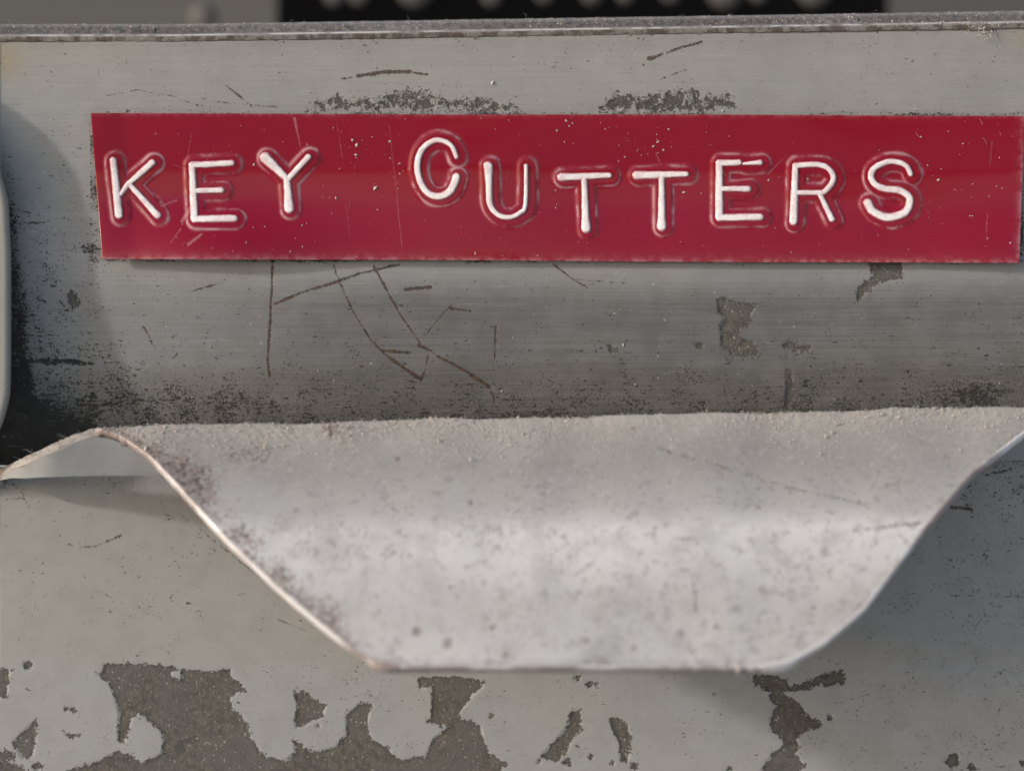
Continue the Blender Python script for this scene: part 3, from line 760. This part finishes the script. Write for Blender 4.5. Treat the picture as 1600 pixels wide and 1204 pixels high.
for cx, cy, r in [(522, -6, 14), (560, -6, 13), (649, -18, 28), (768, -5, 13), (851, -9, 13), (925, -8, 14), (977, -8, 12), (1048, -10, 13), (1133, -14, 27), (1185, -10, 13), (1272, -16, 26)]:
    stud(cx, cy, r, 50, rail)
kn = stud(318, 26, 22, 40, None, 'round_knob')
tag(kn, 'small blurred dull round knob behind the rim at upper left', 'knob')

# ------------------------------------------------------------------ dust and lint
def grains(pts, sizes):
    n = len(pts); base = np.array([(1, 0, 0), (-1, 0, 0), (0, 1, 0), (0, -1, 0), (0, 0, 1), (0, 0, -1)], float)
    f = np.array([(0, 2, 4), (2, 1, 4), (1, 3, 4), (3, 0, 4), (2, 0, 5), (1, 2, 5), (3, 1, 5), (0, 3, 5)])
    sc = RNG.uniform(.45, 1.25, (n, 6, 1))
    ang = RNG.uniform(0, 6.28, (n, 2)); c, s_ = np.cos(ang), np.sin(ang)
    v = base[None] * sc * np.array([1.25, .7, .8])
    x = v[..., 0] * c[:, :1] - v[..., 2] * s_[:, :1]; z = v[..., 0] * s_[:, :1] + v[..., 2] * c[:, :1]
    v = np.stack([x, v[..., 1], z], -1) * sizes[:, None, None] + pts[:, None, :]
    t = f[None] + 6 * np.arange(n)[:, None, None]
    return v.reshape(-1, 3), t.reshape(-1, 3)
def fibres(starts, lens, rad, curl=1.2, lift=.3):
    V_, Q_ = [], []
    for p, L in zip(starts, lens):
        n = 7; a = random.uniform(0, 6.28); w = random.uniform(-curl, curl); q = np.array(p, float); path = []
        el = random.uniform(0, lift)
        for i in range(n):
            path.append(q.copy()); a += w / n * 2 + random.uniform(-.25, .25)
            q = q + np.array([math.cos(a), -el * math.sin(i / n * 3.1), math.sin(a)]) * L / n
        off = len(V_) 
        for q in path:
            for j in range(3):
                b = j * 2.094
                V_.append(q + rad * np.array([math.cos(b) * .7, math.sin(b), math.cos(b) * .7]))
        for i in range(n - 1):
            for j in range(3):
                Q_.append([off + i * 3 + j, off + i * 3 + (j + 1) % 3, off + i * 3 + 3 + (j + 1) % 3, off + i * 3 + 3 + j])
    return np.array(V_), np.array(Q_)

# fuzz on the ridge of the pull
n = 8000
rx = RNG.uniform(150, 1700, n); rt = np.abs(RNG.normal(0, .05, n)) * (.5 + 1.6 * vnoise(rx, rx * 0, 90, 22)) - .004
py = pull_py(rx, rt); Yr = np.where(rt > 0, pull_Y(np.maximum(rt, 0)), -3.6)
ok = rt < np.interp(rx, [150, 200, 260, 1500, 1700], [.005, .05, .3, .3, .05])
gp = P(rx, py - RNG.uniform(0, 2.5, n), Yr - .03)[ok]
v1, t1 = grains(gp, RNG.gamma(1.5, .012, ok.sum()) * MM + .009 * MM)
n2 = 1800                                               # and along the rim and the bracket's edge
hx = RNG.uniform(-20, 1620, n2); hs = RNG.uniform(.12, .8, n2)
hp = P(hx, fold_y(hx) + np.interp(hs, prof_s, prof_dy), np.interp(hs, prof_s, prof_Y) - .08)
v2, t2 = grains(hp, RNG.gamma(2, .008, n2) * MM + .008 * MM)
n3 = 500
bx = RNG.uniform(-10, 200, n3); bs = RNG.uniform(0, .26, n3)
bp = P(bx, np.interp(bx, xw, wt) + hem * bs / .3, 1.9 - .6 * bs / .3 - np.interp(bx, xw, bul) * K - .05)
# a crumb of caked dirt sagging over the rim at the right
n7 = 420
kx = RNG.normal(1528, 32, n7); ky = fold_y(kx) + RNG.uniform(0, 1, n7) ** 1.3 * np.clip(30 - .9 * np.abs(kx - 1542) + RNG.normal(0, 6, n7), 0, 34) - 9
kp = P(kx, ky, -.05 - RNG.uniform(0, .28, n7) * np.exp(-((kx - 1540) / 22.) ** 2))
v7, t7 = grains(kp, RNG.gamma(2, .010, n7) * MM + .009 * MM)
v3, t3 = grains(bp, RNG.gamma(2, .012, n3) * MM + .010 * MM)
vv = np.concatenate([v1, v2, v3, v7]); tt3 = np.concatenate([t1, t2 + len(v1), t3 + len(v1) + len(v2), t7 + len(v1) + len(v2) + len(v3)])
dust = mesh_obj('dust', vv, None, M_DUST, None, None, tt3, smooth=False)
tag(dust, 'pale grainy dust lying along the pull ridge and the top rim', 'dust', kind='stuff')

# crumbs on the tape and the enamel
n4 = 330
cx_ = np.concatenate([RNG.uniform(165, 1585, 200), RNG.normal(1020, 70, 60), RNG.normal(1480, 60, 30), RNG.normal(560, 60, 40)])
cy_ = np.concatenate([RNG.uniform(183, 402, 200), RNG.normal(215, 18, 60), RNG.uniform(185, 390, 30), RNG.uniform(185, 300, 40)])
okc = (cy_ > 184) & (cy_ < 402) & (cx_ > 165) & (cx_ < 1585)
okc &= RNG.random(len(cx_)) < .72; cx_, cy_ = cx_[okc], cy_[okc]
u, v = tape_uv(cx_, cy_)
cp = P(cx_, cy_, tape_Y(cx_, cy_, u, v) - .015)
v5, t5 = grains(cp, RNG.gamma(1.5, .018, len(cx_)) * MM + .012 * MM)
n6 = 260
ex = RNG.uniform(0, 1600, n6); ey = RNG.uniform(70, 640, n6)
oke = (ey < 176) | (ey > 415)
ex, ey = ex[oke], ey[oke]
ep = P(ex, ey, front_Y(ex, ey) - .012)
v6, t6 = grains(ep, RNG.gamma(1.6, .018, len(ex)) * MM + .010 * MM)
crumbs = mesh_obj('dust_crumb', np.concatenate([v5, v6]), None, M_DUST, None, None, np.concatenate([t5, t6 + len(v5)]), smooth=False)
tag(crumbs, 'tiny pale dust crumbs scattered over the red tape and grey front', 'dust', kind='stuff')

st_, ln_ = [], []
for i in range(130):
    x = random.uniform(150, 1650); t = random.uniform(-.002, .02)
    st_.append(P(x, pull_py(np.array(x), t) - 1.5, -3.7)); ln_.append(random.uniform(.15, .6) * MM)
for i in range(45):
    x, y = random.uniform(60, 1600), random.choice([random.uniform(80, 170), random.uniform(420, 630), random.uniform(430, 640)])
    st_.append(P(x, y, front_Y(np.array(x), np.array(y)) - .015)); ln_.append(random.uniform(.3, 1.1) * MM)
for x, y, L in [(790, 285, .9), (1440, 190, 1.6), (1412, 183, 1.1), (1438, 215, 1.4), (1535, 215, .6), (1535, 195, .5), (585, 235, .5), (545, 328, .6)]:
    u, v = tape_uv(np.array(float(x)), np.array(float(y)))
    st_.append(P(x, y, tape_Y(np.array(float(x)), np.array(float(y)), u, v) - .02)); ln_.append(L * MM)
for i in range(40):
    x = random.uniform(0, 1600); st_.append(P(x, fold_y(np.array(x)) - 24, 3.0)); ln_.append(random.uniform(.2, .6) * MM)
for i in range(30):
    x = random.uniform(0, 160); st_.append(P(x, np.interp(x, xw, wt) + 1, 1.6 - np.interp(x, xw, bul) * K)); ln_.append(random.uniform(.3, .9) * MM)
vf, qf = fibres([np.asarray(s_).reshape(3) for s_ in st_], ln_, .008 * MM)
lint = mesh_obj('lint', vf, qf, M_LINT)
tag(lint, 'fine pale lint fibres caught on the drawer edges and tape', 'lint', kind='stuff')
